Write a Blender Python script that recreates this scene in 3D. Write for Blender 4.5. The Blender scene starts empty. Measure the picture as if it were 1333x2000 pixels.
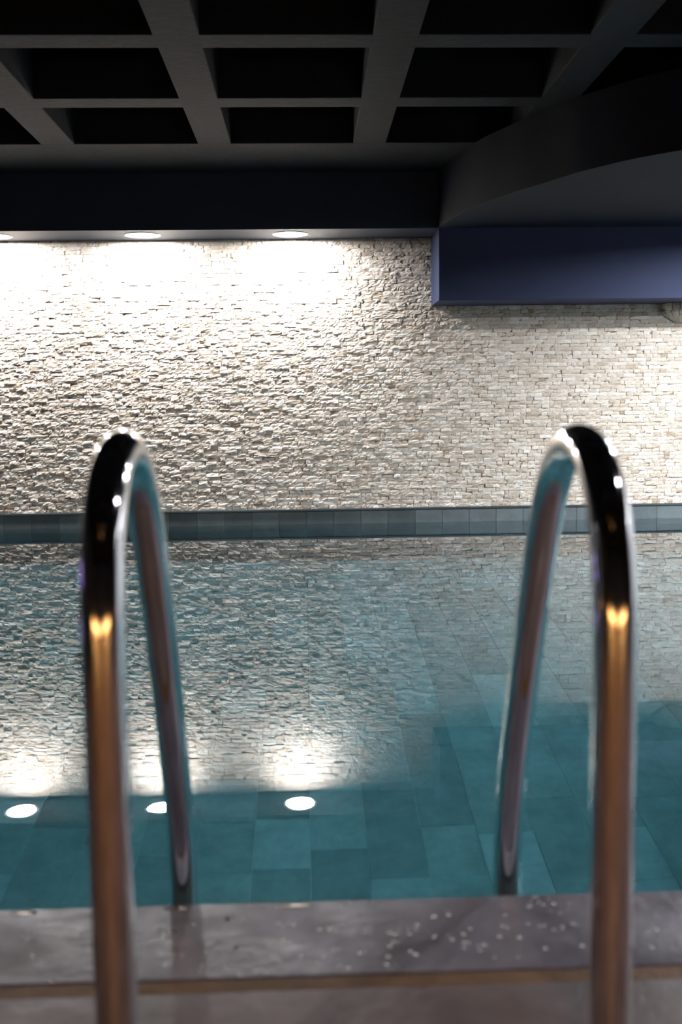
import bpy, bmesh, math, random
import numpy as np
from mathutils import Vector, Matrix

random.seed(7)
rng = np.random.default_rng(11)
scn = bpy.context.scene
C = scn.collection

# ------------------------------------------------------------------ camera
H = 0.85                       # camera height above the water
PITCH, YAW, ROLL = 0.1085, 0.033, -0.0127
F = Vector((math.sin(YAW)*math.cos(PITCH), math.cos(YAW)*math.cos(PITCH), -math.sin(PITCH)))
R0 = Vector((math.cos(YAW), -math.sin(YAW), 0))
U0 = R0.cross(F)
RR = R0*math.cos(ROLL) + U0*math.sin(ROLL)
UU = U0*math.cos(ROLL) - R0*math.sin(ROLL)
cam_d = bpy.data.cameras.new('camera')
cam_d.sensor_fit = 'VERTICAL'
cam_d.sensor_height = 36.0
cam_d.sensor_width = 24.0
cam_d.lens = 1982.1/2000*36
cam_d.clip_start = 0.02
cam_d.dof.use_dof = True
cam_d.dof.focus_distance = 7.0
cam_d.dof.aperture_fstop = 3.6
cam = bpy.data.objects.new('camera', cam_d)
C.objects.link(cam)
cam.matrix_world = Matrix(((RR.x, UU.x, -F.x, 0), (RR.y, UU.y, -F.y, 0), (RR.z, UU.z, -F.z, H), (0, 0, 0, 1)))
scn.camera = cam

# ------------------------------------------------------------------ world, view
w = bpy.data.worlds.new('world'); scn.world = w
w.use_nodes = True
w.node_tree.nodes['Background'].inputs[0].default_value = (0.5, 0.6, 0.8, 1)
w.node_tree.nodes['Background'].inputs[1].default_value = 0.0
scn.view_settings.view_transform = 'Standard'
scn.view_settings.look = 'None'
scn.view_settings.exposure = 0.0
scn.view_settings.gamma = 1.0
scn.view_settings.use_curve_mapping = False
scn.cycles.use_denoising = True
scn.cycles.max_bounces = 12
scn.cycles.diffuse_bounces = 5
scn.cycles.glossy_bounces = 5
scn.cycles.transmission_bounces = 8
scn.cycles.sample_clamp_indirect = 40.0
scn.cycles.blur_glossy = 0.3

# ------------------------------------------------------------------ room measures
D = 7.065          # stone wall
YF = 6.666         # front face of the dark beam and of the box under it
T = 1.951          # underside of the beam and of the low ceiling
R = 2.307          # underside of the coffer ribs
B = 1.493          # underside of the blue box
RIM = 0.105        # top of the tile border at the far side
DK = 0.12          # deck level
EDGE = 1.425       # pool edge of the coping
XL, XR, YB = -4.2, 5.4, -3.6
TOP = 2.78
PD = -1.5          # pool floor
DOWN_X = [-2.985, -2.018, -1.052, -0.086]

# ------------------------------------------------------------------ lights of the room, added fill lamps included
DOWN_POWER, DOWN_SPREAD, DOWN_COL = 50.0, 180, (0.98, 0.975, 1.0)
SIDE_POWER = 128.0
FRONT_POWER = 12.0
WARM_POWER = 12.0
POOL_POWER = 5.0
DECK_POWER = 34.0
WASH_POWER = 60.0

def area(name, loc, rot, power, col, size, size_y=None, spread=180, parent=None):
    l = bpy.data.lights.new(name, 'AREA')
    l.energy = power; l.color = col; l.size = size; l.spread = math.radians(spread)
    if size_y: l.shape = 'RECTANGLE'; l.size_y = size_y
    else: l.shape = 'DISK'
    o = bpy.data.objects.new(name, l); C.objects.link(o)
    o.location = loc; o.rotation_euler = rot
    if parent: o.parent = parent
    return o

# ------------------------------------------------------------------ helpers
def link(name, me, mats, parent=None):
    o = bpy.data.objects.new(name, me); C.objects.link(o)
    for m in (mats if isinstance(mats, (list, tuple)) else [mats]): me.materials.append(m)
    if parent: o.parent = parent
    return o
def obj(name, bm, m, parent=None, smooth=False):
    me = bpy.data.meshes.new(name)
    bmesh.ops.recalc_face_normals(bm, faces=bm.faces)
    bm.to_mesh(me); bm.free()
    if smooth:
        for p in me.polygons: p.use_smooth = True
    return link(name, me, m, parent)
def struct(o, label=None):
    o['kind'] = 'structure'
    if label: o['label'] = label
    return o
def box(bm, x0, x1, y0, y1, z0, z1):
    v = [bm.verts.new((x, y, z)) for x in (x0, x1) for y in (y0, y1) for z in (z0, z1)]
    for f in ((0,1,3,2),(4,6,7,5),(0,4,5,1),(2,3,7,6),(0,2,6,4),(1,5,7,3)):
        bm.faces.new([v[i] for i in f])
def boxes(name, lst, m, bevel=0.0):
    bm = bmesh.new()
    for b in lst: box(bm, *b)
    o = obj(name, bm, m)
    if bevel:
        md = o.modifiers.new('bevel', 'BEVEL'); md.width = bevel; md.segments = 2; md.limit_method = 'ANGLE'
    return o
def prism(name, pts, z0, z1, m):
    bm = bmesh.new()
    a = [bm.verts.new((x, y, z0)) for x, y in pts]; b = [bm.verts.new((x, y, z1)) for x, y in pts]
    n = len(pts)
    bm.faces.new(a); bm.faces.new(b[::-1])
    for i in range(n): bm.faces.new((a[i], a[(i+1) % n], b[(i+1) % n], b[i]))
    return obj(name, bm, m)
def tube(bm, pts, r, seg=32, caps=True):
    rings = []; up = Vector((1, 0, 0))
    n = len(pts)
    for i, p in enumerate(pts):
        t = (Vector(pts[min(i+1, n-1)]) - Vector(pts[max(i-1, 0)])).normalized()
        a = up - t*up.dot(t)
        if a.length < 1e-4: a = Vector((0, 1, 0)) - t*t.y
        a.normalize(); b = t.cross(a)
        rings.append([bm.verts.new(Vector(p) + (a*math.cos(k*2*math.pi/seg) + b*math.sin(k*2*math.pi/seg))*r) for k in range(seg)])
    for i in range(n-1):
        for k in range(seg):
            bm.faces.new((rings[i][k], rings[i][(k+1) % seg], rings[i+1][(k+1) % seg], rings[i+1][k]))
    if caps: bm.faces.new(rings[0][::-1]); bm.faces.new(rings[-1])
def lathe(bm, prof, seg=48, cx=0, cy=0, cz=0):
    rings = [[bm.verts.new((cx+r*math.cos(k*2*math.pi/seg), cy+r*math.sin(k*2*math.pi/seg), cz+z)) for k in range(seg)] for r, z in prof]
    for i in range(len(rings)-1):
        for k in range(seg):
            bm.faces.new((rings[i][k], rings[i][(k+1) % seg], rings[i+1][(k+1) % seg], rings[i+1][k]))
    return rings

# ------------------------------------------------------------------ materials
class M:
    def __init__(s, name):
        s.m = bpy.data.materials.new(name); s.m.use_nodes = True
        s.t = s.m.node_tree; s.b = s.t.nodes['Principled BSDF']; s.tc = s.n('ShaderNodeTexCoord')
    def n(s, k, **kw):
        x = s.t.nodes.new(k)
        for a, v in kw.items(): setattr(x, a, v)
        return x
    def l(s, a, b): s.t.links.new(a, b)
    def noise(s, scale, detail=4, rough=0.5, vec=None):
        x = s.n('ShaderNodeTexNoise'); x.inputs['Scale'].default_value = scale
        x.inputs['Detail'].default_value = detail; x.inputs['Roughness'].default_value = rough
        s.l(vec or s.tc.outputs['Object'], x.inputs['Vector']); return x.outputs['Fac']
    def ramp(s, fac, stops):
        r = s.n('ShaderNodeValToRGB'); e = r.color_ramp.elements
        while len(e) < len(stops): e.new(0.5)
        for i, (p, c) in enumerate(stops): e[i].position = p; e[i].color = (*c, 1)
        s.l(fac, r.inputs[0]); return r.outputs[0]
    def bump(s, h, dist, strength=1.0, normal=None):
        b = s.n('ShaderNodeBump'); b.inputs['Distance'].default_value = dist; b.inputs['Strength'].default_value = strength
        s.l(h, b.inputs['Height'])
        if normal: s.l(normal, b.inputs['Normal'])
        return b.outputs[0]
    def set(s, **kw):
        for k, v in kw.items(): s.b.inputs[k.replace('_', ' ')].default_value = v
        return s

def paint(name, c, rough=0.75, var=0.25, bd=0.002):
    m = M(name); m.set(Roughness=rough, Specular_IOR_Level=0.25)
    c1 = tuple(x*(1-var) for x in c); c2 = tuple(x*(1+var) for x in c)
    m.l(m.ramp(m.noise(6, 6, 0.65), [(0.3, c1), (0.7, c2)]), m.b.inputs['Base Color'])
    m.l(m.bump(m.noise(25, 5, 0.6), bd), m.b.inputs['Normal'])
    return m.m
ceil_m = paint('charcoal_painted_concrete', (0.0058, 0.0088, 0.0132), 0.8, 0.3, 0.004)
beam_m = paint('charcoal_painted_plaster', (0.0065, 0.0108, 0.0200), 0.8, 0.1, 0.001)
blue_m = paint('slate_blue_paint', (0.026, 0.034, 0.076), 0.7, 0.06, 0.0006)
plaster_m = paint('pale_plaster', (0.72, 0.72, 0.75), 0.8, 0.04)
wall_m = paint('dark_paint', (0.03, 0.03, 0.033), 0.8, 0.2)

# split-face stone: each little block has its own tone
m = M('split_face_travertine'); m.set(Roughness=0.85)
at = m.n('ShaderNodeAttribute', attribute_name='tone')
base = m.ramp(at.outputs['Fac'], [(0.0, (0.36, 0.28, 0.20)), (0.25, (0.50, 0.425, 0.345)), (0.6, (0.59, 0.52, 0.445)), (1.0, (0.70, 0.65, 0.585))])
nz = m.ramp(m.noise(60, 5, 0.6), [(0.25, (0.80, 0.79, 0.77)), (0.7, (1.06, 1.06, 1.06))])
mx = m.n('ShaderNodeMix', data_type='RGBA', blend_type='MULTIPLY'); mx.inputs[0].default_value = 1
m.l(base, mx.inputs[6]); m.l(nz, mx.inputs[7]); m.l(mx.outputs[2], m.b.inputs['Base Color'])
m.l(m.bump(m.noise(220, 6, 0.7), 0.002, 0.8), m.b.inputs['Normal'])
stone_m = m.m

# slate tile: tone per tile
def slate(name, lo, hi, rough=0.45):
    m = M(name); m.set(Roughness=rough)
    at = m.n('ShaderNodeAttribute', attribute_name='tone')
    base = m.ramp(at.outputs['Fac'], [(0.0, lo), (1.0, hi)])
    nz = m.ramp(m.noise(9, 8, 0.7), [(0.25, (0.72, 0.72, 0.72)), (0.75, (1.25, 1.25, 1.25))])
    mx = m.n('ShaderNodeMix', data_type='RGBA', blend_type='MULTIPLY'); mx.inputs[0].default_value = 1
    m.l(base, mx.inputs[6]); m.l(nz, mx.inputs[7]); m.l(mx.outputs[2], m.b.inputs['Base Color'])
    m.l(m.bump(m.noise(40, 6, 0.6), 0.001), m.b.inputs['Normal'])
    return m.m
pool_tile_m = slate('green_slate_pool_tile', (0.17, 0.20, 0.19), (0.34, 0.38, 0.36))
rim_tile_m = slate('grey_green_slate_border_tile', (0.06, 0.078, 0.082), (0.12, 0.148, 0.152), 0.5)
grout_m = paint('pale_grout', (0.40, 0.44, 0.43), 0.8, 0.1)
near_wall_m = paint('dark_slate_wall', (0.035, 0.045, 0.045), 0.6, 0.25)
rimgrout_m = paint('grey_grout', (0.24, 0.27, 0.27), 0.8, 0.1)

# deck stone, wet
def wet(name, c1, c2, c3, scale, film):
    m = M(name)
    n1 = m.noise(scale, 7, 0.62)
    m.l(m.ramp(n1, [(0.32, c1), (0.5, c2), (0.7, c3)]), m.b.inputs['Base Color'])
    n2 = m.noise(scale*0.8, 5, 0.5)
    r = m.ramp(n2, [(0.4, (film[0],)*3), (0.6, (film[1],)*3)])
    m.l(r, m.b.inputs['Roughness'])
    m.l(m.bump(m.noise(70, 4, 0.6), 0.0008, 1.0, m.bump(m.noise(14, 3, 0.5), 0.002)), m.b.inputs['Normal'])
    return m.m
coping_m = wet('wet_grey_coping_stone', (0.105, 0.09, 0.108), (0.17, 0.15, 0.175), (0.27, 0.24, 0.265), 9, (0.3, 0.5))
deck_m = wet('brown_grey_deck_tile', (0.12, 0.088, 0.082), (0.17, 0.13, 0.12), (0.24, 0.195, 0.18), 7, (0.3, 0.5))
joint_m = paint('brown_joint_sealant', (0.17, 0.08, 0.022), 0.6, 0.3, 0.003)

m = M('polished_steel'); m.set(Metallic=1.0, Roughness=0.07)
m.b.inputs['Base Color'].default_value = (0.83, 0.82, 0.82, 1)
steel_m = m.m
m = M('brushed_steel'); m.set(Metallic=1.0, Roughness=0.3)
m.b.inputs['Base Color'].default_value = (0.7, 0.7, 0.7, 1)
tread_m = m.m
m = M('white_enamel'); m.set(Roughness=0.4); m.b.inputs['Base Color'].default_value = (0.75, 0.76, 0.78, 1)
ring_m = m.m
def glow(name, c, s):
    m = M(name); m.b.inputs['Base Color'].default_value = (0.8, 0.8, 0.8, 1)
    m.b.inputs['Emission Color'].default_value = (*c, 1); m.b.inputs['Emission Strength'].default_value = s
    return m.m
lens_m = glow('lit_white_lens', (1.0, 0.98, 0.97), 14)
amber_m = glow('lit_amber_lens', (1.0, 0.42, 0.07), 1.1)
violet_m = glow('lit_violet_lens', (0.35, 0.15, 1.0), 2.5)
m = M('dark_wood_panel'); m.set(Roughness=0.5)
m.l(m.ramp(m.noise(5, 5), [(0.3, (0.10, 0.045, 0.02)), (0.7, (0.19, 0.09, 0.04))]), m.b.inputs['Base Color'])
wood_m = m.m

# water
m = M('still_pool_water')
t = m.t; out = t.nodes['Material Output']; t.nodes.remove(m.b)
g = m.n('ShaderNodeBsdfGlass'); g.inputs['IOR'].default_value = 1.333; g.inputs['Roughness'].default_value = 0.0
mp = m.n('ShaderNodeMapping'); mp.inputs['Scale'].default_value = (1.0, 2.2, 1.0)
m.l(m.tc.outputs['Object'], mp.inputs['Vector'])
nA = m.noise(1.6, 1.5, 0.4, mp.outputs[0])
nB = m.noise(13, 1.0, 0.4, mp.outputs[0])
b1 = m.bump(nA, 0.00028)
b2 = m.bump(nB, 0.000025, 1.0, b1)
m.l(b2, g.inputs['Normal'])
va = m.n('ShaderNodeVolumeAbsorption')
va.inputs['Color'].default_value = (0.06, 0.68, 0.81, 1); va.inputs['Density'].default_value = 0.42
m.l(g.outputs[0], out.inputs['Surface']); m.l(va.outputs[0], out.inputs['Volume'])
water_m = m.m
m = M('water_drop'); m.set(Roughness=0.0, IOR=1.333, Transmission_Weight=1.0)
drop_m = m.m

# ------------------------------------------------------------------ structure
# split-face stone wall: a field of small rough blocks
def stone_mesh(blocks, name, mats, place):
    """blocks: list of (u0,u1,v0,v1,out); place(u, v, out) -> xyz"""
    V = []; Fc = []; tone = []
    NU, NV = 5, 4
    for (u0, u1, v0, v1, out) in blocks:
        base = len(V); tn = float(np.clip(rng.normal(0.55, 0.2), 0, 1))
        tilt_u, tilt_v = rng.normal(0, 0.0012, 2)
        gap = 0.0004
        us = np.linspace(u0+gap, u1-gap, NU); vs = np.linspace(v0+gap, v1-gap, NV)
        for j, v in enumerate(vs):
            for i, u in enumerate(us):
                edge = (i in (0, NU-1)) or (j in (0, NV-1))
                d = out + rng.normal(0, 0.0011) + tilt_u*(i-2)/2 + tilt_v*(j-1.5)/1.5 - (0.0016 if edge else 0)
                V.append(place(u, v, max(d, 0.001)))
        ring = [(i, 0) for i in range(NU)] + [(NU-1, j) for j in range(1, NV)] + [(i, NV-1) for i in range(NU-2, -1, -1)] + [(0, j) for j in range(NV-2, 0, -1)]
        rb = len(V)
        for i, j in ring: V.append(place(us[i], vs[j], 0.0))
        for j in range(NV-1):
            for i in range(NU-1):
                a = base + j*NU + i
                Fc.append((a, a+1, a+1+NU, a+NU)); tone.append(tn)
        L = len(ring)
        for k in range(L):
            i, j = ring[k]; i2, j2 = ring[(k+1) % L]
            Fc.append((rb+k, rb+(k+1) % L, base+j2*NU+i2, base+j*NU+i)); tone.append(tn)
    me = bpy.data.meshes.new(name)
    me.from_pydata([tuple(v) for v in V], [], Fc)
    a = me.attributes.new('tone', 'FLOAT', 'FACE'); a.data.foreach_set('value', tone)
    me.update()
    return me
ROW = 0.0262
blocks = []
z = RIM; 
while z < T + ROW:
    x = XL - random.random()*0.05
    while x < XR:
        L = random.choice([0.034, 0.045, 0.05, 0.055, 0.06, 0.075, 0.085])
        blocks.append((x, x+L, z, z+ROW, random.choice([0.004, 0.005, 0.006, 0.007, 0.008, 0.0105])))
        x += L
    z += ROW
me = stone_mesh(blocks, 'wall_back', None, lambda u, v, d: (u, D+0.008-d, v))
wb = struct(link('wall_back', me, stone_m), 'wall clad in small rough split-face cream stone blocks')
backing = struct(boxes('wall_back_core', [(XL, XR, D+0.006, D+0.2, PD-0.1, TOP+0.1)], paint('stone_dust_mortar', (0.25, 0.20, 0.15), 0.9)))

struct(boxes('wall_left', [(XL-0.2, XL, YB, D+0.2, PD-0.1, TOP)], wall_m))
struct(boxes('wall_right', [(XR, XR+0.2, 0.8, D+0.2, PD-0.1, TOP)], plaster_m))
struct(boxes('wall_right_rear', [(XR, XR+0.2, YB, 0.8, PD-0.1, TOP)], wall_m))
struct(boxes('wall_front', [(XL, XR, YB-0.2, YB, 0, TOP)], wall_m))

# coffered ceiling: slab, far solid strip, ribs both ways
SX, SY = 0.879, 0.851
cl = [(XL, XR, YB, D+0.2, TOP, TOP+0.15), (XL, XR, 5.947, D, R, TOP)]
x = 0.292 + 0.0; k = -6
rib_edges = []
for k in range(-6, 7):
    x0 = 0.292 + k*SX; x1 = x0 + 0.187
    if x1 < XL or x0 > XR: continue
    cl.append((max(x0, XL), min(x1, XR), YB, 5.95, R, TOP))
for k in range(0, 12):
    y1 = 5.242 - k*SY; y0 = y1 - 0.156
    if y0 < YB: break
    cl.append((XL, XR, y0, y1, R+0.0006, TOP))
struct(boxes('ceiling', cl, ceil_m, 0.005), 'dark charcoal concrete waffle ceiling with deep square coffers')
# dark beam in front of the lamp soffit
struct(boxes('trim_1', [(XL, 0.873, YF, D+0.004, T, R)], paint('slate_grey_paint', (0.017, 0.025, 0.040), 0.7, 0.06, 0.0006), 0.003), 'dark beam over the stone wall holding the row of downlights')
# low ceiling on the right with a curved edge
arc = [(0.872, 6.664), (0.905, 6.36), (0.965, 6.05), (1.02, 5.83), (1.09, 5.65), (1.16, 5.48), (1.245, 5.31), (1.34, 5.10), (1.42, 4.97), (1.51, 4.84),
       (1.60, 4.74), (1.71, 4.64), (1.9, 4.50), (2.15, 4.36), (2.5, 4.24), (3.0, 4.14), (3.8, 4.08), (XR, 4.05)]
_arc = []
for i in range(len(arc)-1):
    q = [Vector((*arc[max(0, min(len(arc)-1, i+k))], 0)) for k in (-1, 0, 1, 2)]
    for k in range(6):
        u = k/6
        p = 0.5*((2*q[1]) + (q[2]-q[0])*u + (2*q[0]-5*q[1]+4*q[2]-q[3])*u*u + (-q[0]+3*q[1]-3*q[2]+q[3])*u**3)
        _arc.append((p.x, p.y))
arc = _arc + [arc[-1]]
struct(prism('ceiling_low', arc + [(XR, YF), (0.873, YF)], T, R, beam_m), 'smooth dark dropped ceiling with a curved edge on the right')
struct(boxes('trim_2', [(0.873, XR, YF, D+0.004, B, R)], blue_m, 0.004), 'slate-blue painted box beam over the stone wall on the right')

# far tile border above and below the water
def tiles(name, cells, mat, gmat, place, th=0.004, gap=0.0015):
    V = []; Fc = []; tone = []
    for (u0, u1, v0, v1, tn) in cells:
        b = len(V); g2 = gap
        for (u, v) in ((u0+g2, v0+g2), (u1-g2, v0+g2), (u1-g2, v1-g2), (u0+g2, v1-g2)):
            V.append(place(u, v, th)); V.append(place(u, v, 0))
        Fc.append((b, b+2, b+4, b+6))
        for k in range(4): Fc.append((b+2*k, b+2*k+1, b+(2*k+3) % 8, b+(2*k+2) % 8))
        tone += [tn]*5
    me = bpy.data.meshes.new(name); me.from_pydata(V, [], Fc)
    a = me.attributes.new('tone', 'FLOAT', 'FACE'); a.data.foreach_set('value', tone); me.update()
    bm = bmesh.new(); bm.from_mesh(me); bmesh.ops.recalc_face_normals(bm, faces=bm.faces); bm.to_mesh(me); bm.free()
    return link(name, me, mat)
W = 0.1905
cells = []
x = XL
for i in range(60):
    x0 = XL + i*W; x1 = min(x0+W, XR)
    if x0 >= XR: break
    for j, (za, zb) in enumerate(((PD, PD+0.4), (PD+0.4, PD+0.8), (PD+0.8, PD+1.2), (PD+1.2, RIM-0.012))):
        cells.append((x0, x1, za, zb, random.random()))
struct(tiles('pool_wall_back', cells, rim_tile_m, None, lambda u, v, d: (u, D-0.012-d, v)), 'grey-green slate tile border under the stone wall')
struct(boxes('pool_wall_core', [(XL, XR, D-0.012, D+0.005, PD-0.05, RIM-0.012)], rimgrout_m))
struct(boxes('trim_3', [(XL, XR, D-0.024, D+0.004, RIM-0.011, RIM)], paint('dark_slate_lip', (0.05, 0.065, 0.07), 0.5, 0.2)), 'thin dark slate ledge between the stone and the tile border')

# pool floor: long tiles laid in columns, joints staggered
cells = []
LT = 0.56
for i in range(60):
    x0 = XL + i*W; x1 = min(x0+W, XR)
    if x0 >= XR: break
    y = 1.2 - random.choice([0, LT/3, 2*LT/3]) - 0.1*random.random()
    while y < D:
        ln = random.choice([LT, LT, LT/2])
        cells.append((x0, x1, max(y, 1.2), min(y+ln, D), random.choice([0.1, 0.25, 0.35, 0.45, 0.6, 0.85]))) if y+ln > 1.2 else None
        y += ln
struct(tiles('pool_floor', cells, pool_tile_m, None, lambda u, v, d: (u, v, PD+d-0.004), 0.004, 0.0013), 'slate tiled pool floor seen through the water')
struct(boxes('pool_floor_bed', [(XL, XR, 1.2, D, PD-0.1, PD-0.0035)], grout_m))
# near pool wall and deck
struct(boxes('pool_wall_front', [(XL, XR, 1.2, EDGE+0.012, PD-0.004, DK-0.035)], near_wall_m))
struct(boxes('coping', [(XL, XR, 1.226, EDGE, DK-0.034, DK)], coping_m, 0.004), 'wet grey stone coping along the near pool edge')
struct(boxes('coping_joint', [(XL, XR, 1.198, 1.226, DK-0.05, DK-0.001)], joint_m), 'brown joint between coping and deck')
dk = []
struct(boxes('floor', [(XL, XR, YB, 1.198, DK-0.1, DK)], deck_m, 0.003), 'brown-grey stone deck in front of the pool')

# water
bm = bmesh.new(); box(bm, XL-0.002, XR+0.002, EDGE+0.010, D-0.014, PD-0.002, 0.0)
wt = obj('pool_water', bm, water_m)
wt['kind'] = 'stuff'; wt['label'] = 'clear still teal pool water mirroring the lit stone wall'; wt['category'] = 'water'

# ------------------------------------------------------------------ downlights
def downlight(x, label, y=6.848, z=T, r=0.118, tilt=0):
    t = bpy.data.objects.new('recessed_downlight', None); C.objects.link(t)
    t.location = (x, y, z)
    t['label'] = label; t['category'] = 'downlight'; t['group'] = 'downlights along the top of the stone wall'
    bm = bmesh.new(); lathe(bm, [(r, 0.0), (r, -0.004), (r-0.008, -0.006), (r-0.016, -0.003), (r-0.016, 0.0)])
    obj('trim_ring', bm, ring_m, t, True)
    bm = bmesh.new(); rg = lathe(bm, [(r-0.016, -0.001), (0.05, -0.0035), (0.001, -0.004)])
    obj('lens', bm, lens_m, t, True)
    area('lamp_light', (0, 0, -0.009), (0, 0, 0), DOWN_POWER, DOWN_COL, (r-0.02)*2, spread=DOWN_SPREAD, parent=t)
    return t
downlight(DOWN_X[3], 'round lit downlight nearest the blue box, first from the right')
downlight(DOWN_X[2], 'round lit downlight in the middle, left of the one nearest the blue box')
downlight(DOWN_X[1], 'round lit downlight cut by the left edge of the photo')
downlight(DOWN_X[0], 'round lit downlight beyond the left edge, farthest from the blue box')
# low ceiling lamps right of the view; the second is added shadow fill
for i, (sx, sy) in enumerate(((3.0, 5.58), (3.0, 4.45))):
    t = bpy.data.objects.new('ceiling_lamp', None); C.objects.link(t); t.location = (sx, sy, T)
    t['label'] = ['round white lamp in the low ceiling, nearest the stone wall', 'round white fill lamp added in the low ceiling, nearest its curved edge'][i]
    t['category'] = 'downlight'
    bm = bmesh.new(); lathe(bm, [(0.10, 0), (0.10, -0.004), (0.088, -0.006), (0.088, 0)])
    obj('trim_ring', bm, ring_m, t, True)
    bm = bmesh.new(); lathe(bm, [(0.088, -0.001), (0.001, -0.003)])
    obj('lens', bm, lens_m, t, True)
    area('lamp_light', (0, 0, -0.008), (0, 0, 0), SIDE_POWER*(0.95, 1.2)[i], (0.90, 0.94, 1.0), 0.16, spread=170, parent=t)

# ------------------------------------------------------------------ fill lamps added under water to brighten the pool floor
for i, px in enumerate((-2.6, -0.4, 1.8, 4.0)):
    t = bpy.data.objects.new('underwater_fill_lamp', None); C.objects.link(t); t.location = (px, EDGE+0.012, -0.5)
    t['label'] = ('round underwater fill lamp added in the near pool wall, ' + ('farthest left of four', 'second from the left of four', 'second from the right of four', 'farthest right of four')[i]); t['category'] = 'added pool lamp'; t['group'] = 'added fill lamps in the near pool wall'
    bm = bmesh.new()
    lathe(bm, [(0.10, 0.0), (0.10, 0.015), (0.08, 0.02), (0.001, 0.022)])
    o = obj('fill_lamp_face', bm, ring_m, t, True); o.rotation_euler = (-math.pi/2, 0, 0)
    area('lamp_light', (0, 0.03, 0), (math.radians(50), 0, 0), POOL_POWER*(0.55, 0.75, 1.4, 2.6)[i], (0.85, 1.0, 1.0), 0.16, spread=130, parent=t)

# ------------------------------------------------------------------ rounded stone corbel under the blue box
def corbel():
    cx, r, zt = 2.615, 0.14, B-0.002
    V = []; blocks = []
    rows = 4
    for j in range(rows):
        a0, a1 = j/rows, (j+1)/rows
        rr = math.cos(a0*math.pi/2)
        n = max(3, int(round(8*rr)))
        off = 0.5*(j % 2)
        for k in range(n + (j % 2)):
            u0 = max(0.0, (k-off)/n) + 0.006; u1 = min(1.0, (k+1-off)/n) - 0.006
            blocks.append((u0, u1, a0, a1, random.choice([0.002, 0.011, 0.018])))
    def place(u, v, d):
        th = math.pi*(u); ph = v*math.pi/2*0.985
        rad = r - 0.008 + d
        return (cx - math.cos(th)*math.cos(ph)*rad, D - 0.004 - math.sin(th)*math.cos(ph)*rad*0.9, zt - math.sin(ph)*rad*0.88)
    me = stone_mesh(blocks, 'stone_corbel', None, place)
    bm = bmesh.new(); bm.from_mesh(me)
    # the body behind the blocks, with its flat top
    n = 24; prev = None
    top = [bm.verts.new(place(k/n, 0, 0.0)) for k in range(n+1)]
    bm.faces.new(top)
    bmesh.ops.recalc_face_normals(bm, faces=bm.faces)
    bm.to_mesh(me); bm.free()
    o = link('stone_corbel', me, stone_m)
    o['label'] = 'rounded corbel clad in cream stone blocks under the blue box at the right edge'; o['category'] = 'corbel'
corbel()

# ------------------------------------------------------------------ pool ladder
def catmull(P, n=10):
    out = []
    P = [Vector(p) for p in P]
    for i in range(len(P)-1):
        p0, p1, p2, p3 = P[max(i-1, 0)], P[i], P[i+1], P[min(i+2, len(P)-1)]
        for k in range(n):
            t = k/n
            out.append(0.5*((2*p1) + (p2-p0)*t + (2*p0-5*p1+4*p2-p3)*t*t + (-p0+3*p1-3*p2+p3)*t**3))
    out.append(P[-1]); return out
prof = [(0.968, DK), (0.968, 0.3), (0.968, 0.50), (0.969, 0.60), (0.976, 0.675), (0.998, 0.74), (1.042, 0.784), (1.10, 0.801), (1.16, 0.791), (1.217, 0.754),
        (1.268, 0.688), (1.318, 0.595), (1.37, 0.49), (1.42, 0.38), (1.462, 0.275), (1.488, 0.175), (1.498, 0.08), (1.50, -0.05), (1.50, -0.4), (1.50, -0.8), (1.50, -1.1)]
lad = bpy.data.objects.new('pool_ladder', None); C.objects.link(lad); lad.location = (0.05, 0.968, DK)
lad['label'] = 'polished steel pool ladder with two arched handrails on the near deck'; lad['category'] = 'pool ladder'
for sx in (-0.2, 0.3):
    bm = bmesh.new()
    tube(bm, catmull([(sx-0.05, y-0.968, z-DK) for y, z in prof], 8), 0.0213, 40)
    rl = obj('handrail', bm, steel_m, lad, True)
    bm = bmesh.new()
    lathe(bm, [(0.0225, 0.0), (0.0225, 0.022), (0.028, 0.022), (0.048, 0.008), (0.052, 0.0)], cx=sx-0.05)
    obj('floor_flange', bm, steel_m, lad, True)
for z in (-0.25, -0.5, -0.75):
    bm = bmesh.new(); box(bm, -0.231, 0.231, 0.532-0.04, 0.532+0.04, z-DK-0.0125, z-DK+0.0125)
    o = obj('tread', bm, tread_m, lad)
    md = o.modifiers.new('bevel', 'BEVEL'); md.width = 0.006; md.segments = 2

# ------------------------------------------------------------------ splashed drops on the coping
bm = bmesh.new()
def drop(x, y, r, ry=None):
    ry = ry or r
    seg = 14; prev = None
    h = min(r, ry)*0.45
    rings = []
    for (q, zz) in ((1.0, 0.0), (0.86, 0.55), (0.55, 0.88), (0.2, 1.0)):
        rings.append([bm.verts.new((x+r*q*math.cos(k*2*math.pi/seg), y+ry*q*math.sin(k*2*math.pi/seg), DK+0.0002+h*zz)) for k in range(seg)])
    for i in range(3):
        for k in range(seg): bm.faces.new((rings[i][k], rings[i][(k+1) % seg], rings[i+1][(k+1) % seg], rings[i+1][k]))
    bm.faces.new(rings[3]); bm.faces.new(rings[0][::-1])
for cl_ in range(110):
    x = random.uniform(-0.75, 0.85); y = random.uniform(1.235, EDGE-0.008)
    for k in range(random.choice([1, 2, 3, 5])):
        drop(x+random.gauss(0, 0.012), min(max(y+random.gauss(0, 0.006), 1.232), EDGE-0.008), random.uniform(0.001, 0.0032))
for x, r in ((-0.03, 0.03), (-0.2, 0.02), (-0.42, 0.02)):
    drop(x, EDGE-0.012, r, 0.005)
wd = obj('water_drops', bm, drop_m, None, True)
wd['kind'] = 'stuff'; wd['label'] = 'splashed water drops glinting on the grey coping'; wd['category'] = 'water drops'

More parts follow.
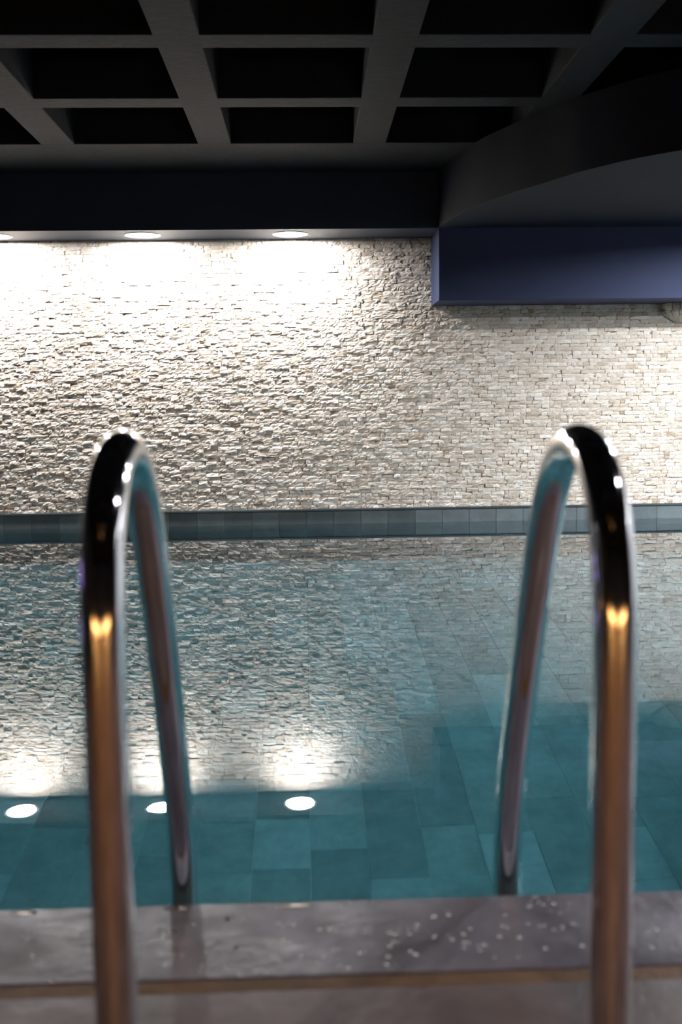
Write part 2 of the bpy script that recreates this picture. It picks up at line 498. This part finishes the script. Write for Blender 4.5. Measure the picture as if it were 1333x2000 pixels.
# ------------------------------------------------------------------ room behind the camera (seen only in the polished rails), with added lamps
for i, (lx, lab) in enumerate(((-2.4, 'long low amber wall lantern, left of two on the wall behind the deck'), (2.6, 'long low amber wall lantern, right of two on the wall behind the deck'))):
    t = bpy.data.objects.new('wall_lantern', None); C.objects.link(t); t.location = (lx, YB, 0.32)
    t['label'] = lab; t['category'] = 'wall lantern'; t['group'] = 'amber lanterns on the wall behind the deck'
    bm = bmesh.new(); box(bm, -1.75, 1.75, 0.0, 0.05, -0.19, 0.27); obj('back_plate', bm, wood_m, t)
    bm = bmesh.new(); box(bm, -1.7, 1.7, 0.05, 0.09, -0.17, 0.24); o = obj('lens', bm, amber_m, t)
    area('lantern_light', (0, 0.12, 0), (math.radians(90), 0, math.pi), WARM_POWER, (1.0, 0.5, 0.16), 3.2, 0.2, 170, t)
t = bpy.data.objects.new('ceiling_lamp', None); C.objects.link(t); t.location = (-0.055, -1.218, TOP)  # added lamp, warms the deck that the rails mirror
t['label'] = 'warm round lamp added up in a ceiling coffer to light the deck'; t['category'] = 'added ceiling lamp'
bm = bmesh.new(); lathe(bm, [(0.12, 0), (0.12, -0.03), (0.10, -0.04), (0.001, -0.04)]); obj('housing', bm, wall_m, t, True)
area('lamp_light', (0, 0, -0.05), (0, 0, 0), DECK_POWER, (1.0, 0.42, 0.13), 0.18, spread=140, parent=t)
t2 = bpy.data.objects.new('ceiling_lamp', None); C.objects.link(t2); t2.location = (2.14, 1.2, R)  # added fill lamp that brightens the coping
t2['label'] = 'cool round fill lamp added under a ceiling rib above the pool edge'; t2['category'] = 'added ceiling lamp'
bm = bmesh.new(); lathe(bm, [(0.12, 0), (0.12, -0.03), (0.10, -0.04), (0.001, -0.04)]); obj('housing', bm, ring_m, t2, True)
area('lamp_light', (0, 0, -0.05), (0, 0, 0), FRONT_POWER, (0.95, 0.88, 1.0), 0.18, spread=140, parent=t2)

# wall washer along the pale right wall and a violet strip at the left end of the pool, both outside the view
t = bpy.data.objects.new('wall_washer', None); C.objects.link(t); t.location = (XR-0.22, 4.0, T)
t['label'] = 'long white ceiling light along the pale right wall'; t['category'] = 'strip light'
bm = bmesh.new(); box(bm, -0.06, 0.06, -2.9, 2.6, -0.03, -0.001); obj('housing', bm, ring_m, t)
area('lamp_light', (0, -0.15, -0.035), (0, 0, 0), WASH_POWER, (0.93, 0.96, 1.0), 0.1, 5.3, 170, t)
t = bpy.data.objects.new('violet_strip_light', None); C.objects.link(t); t.location = (XL, 4.0, 0.3)
t['label'] = 'short violet strip light low on the left wall'; t['category'] = 'strip light'
bm = bmesh.new(); box(bm, 0.0, 0.03, -0.7, 0.7, -0.07, 0.07); obj('housing', bm, ring_m, t)
bm = bmesh.new(); box(bm, 0.03, 0.045, -0.68, 0.68, -0.055, 0.055); obj('lens', bm, violet_m, t)
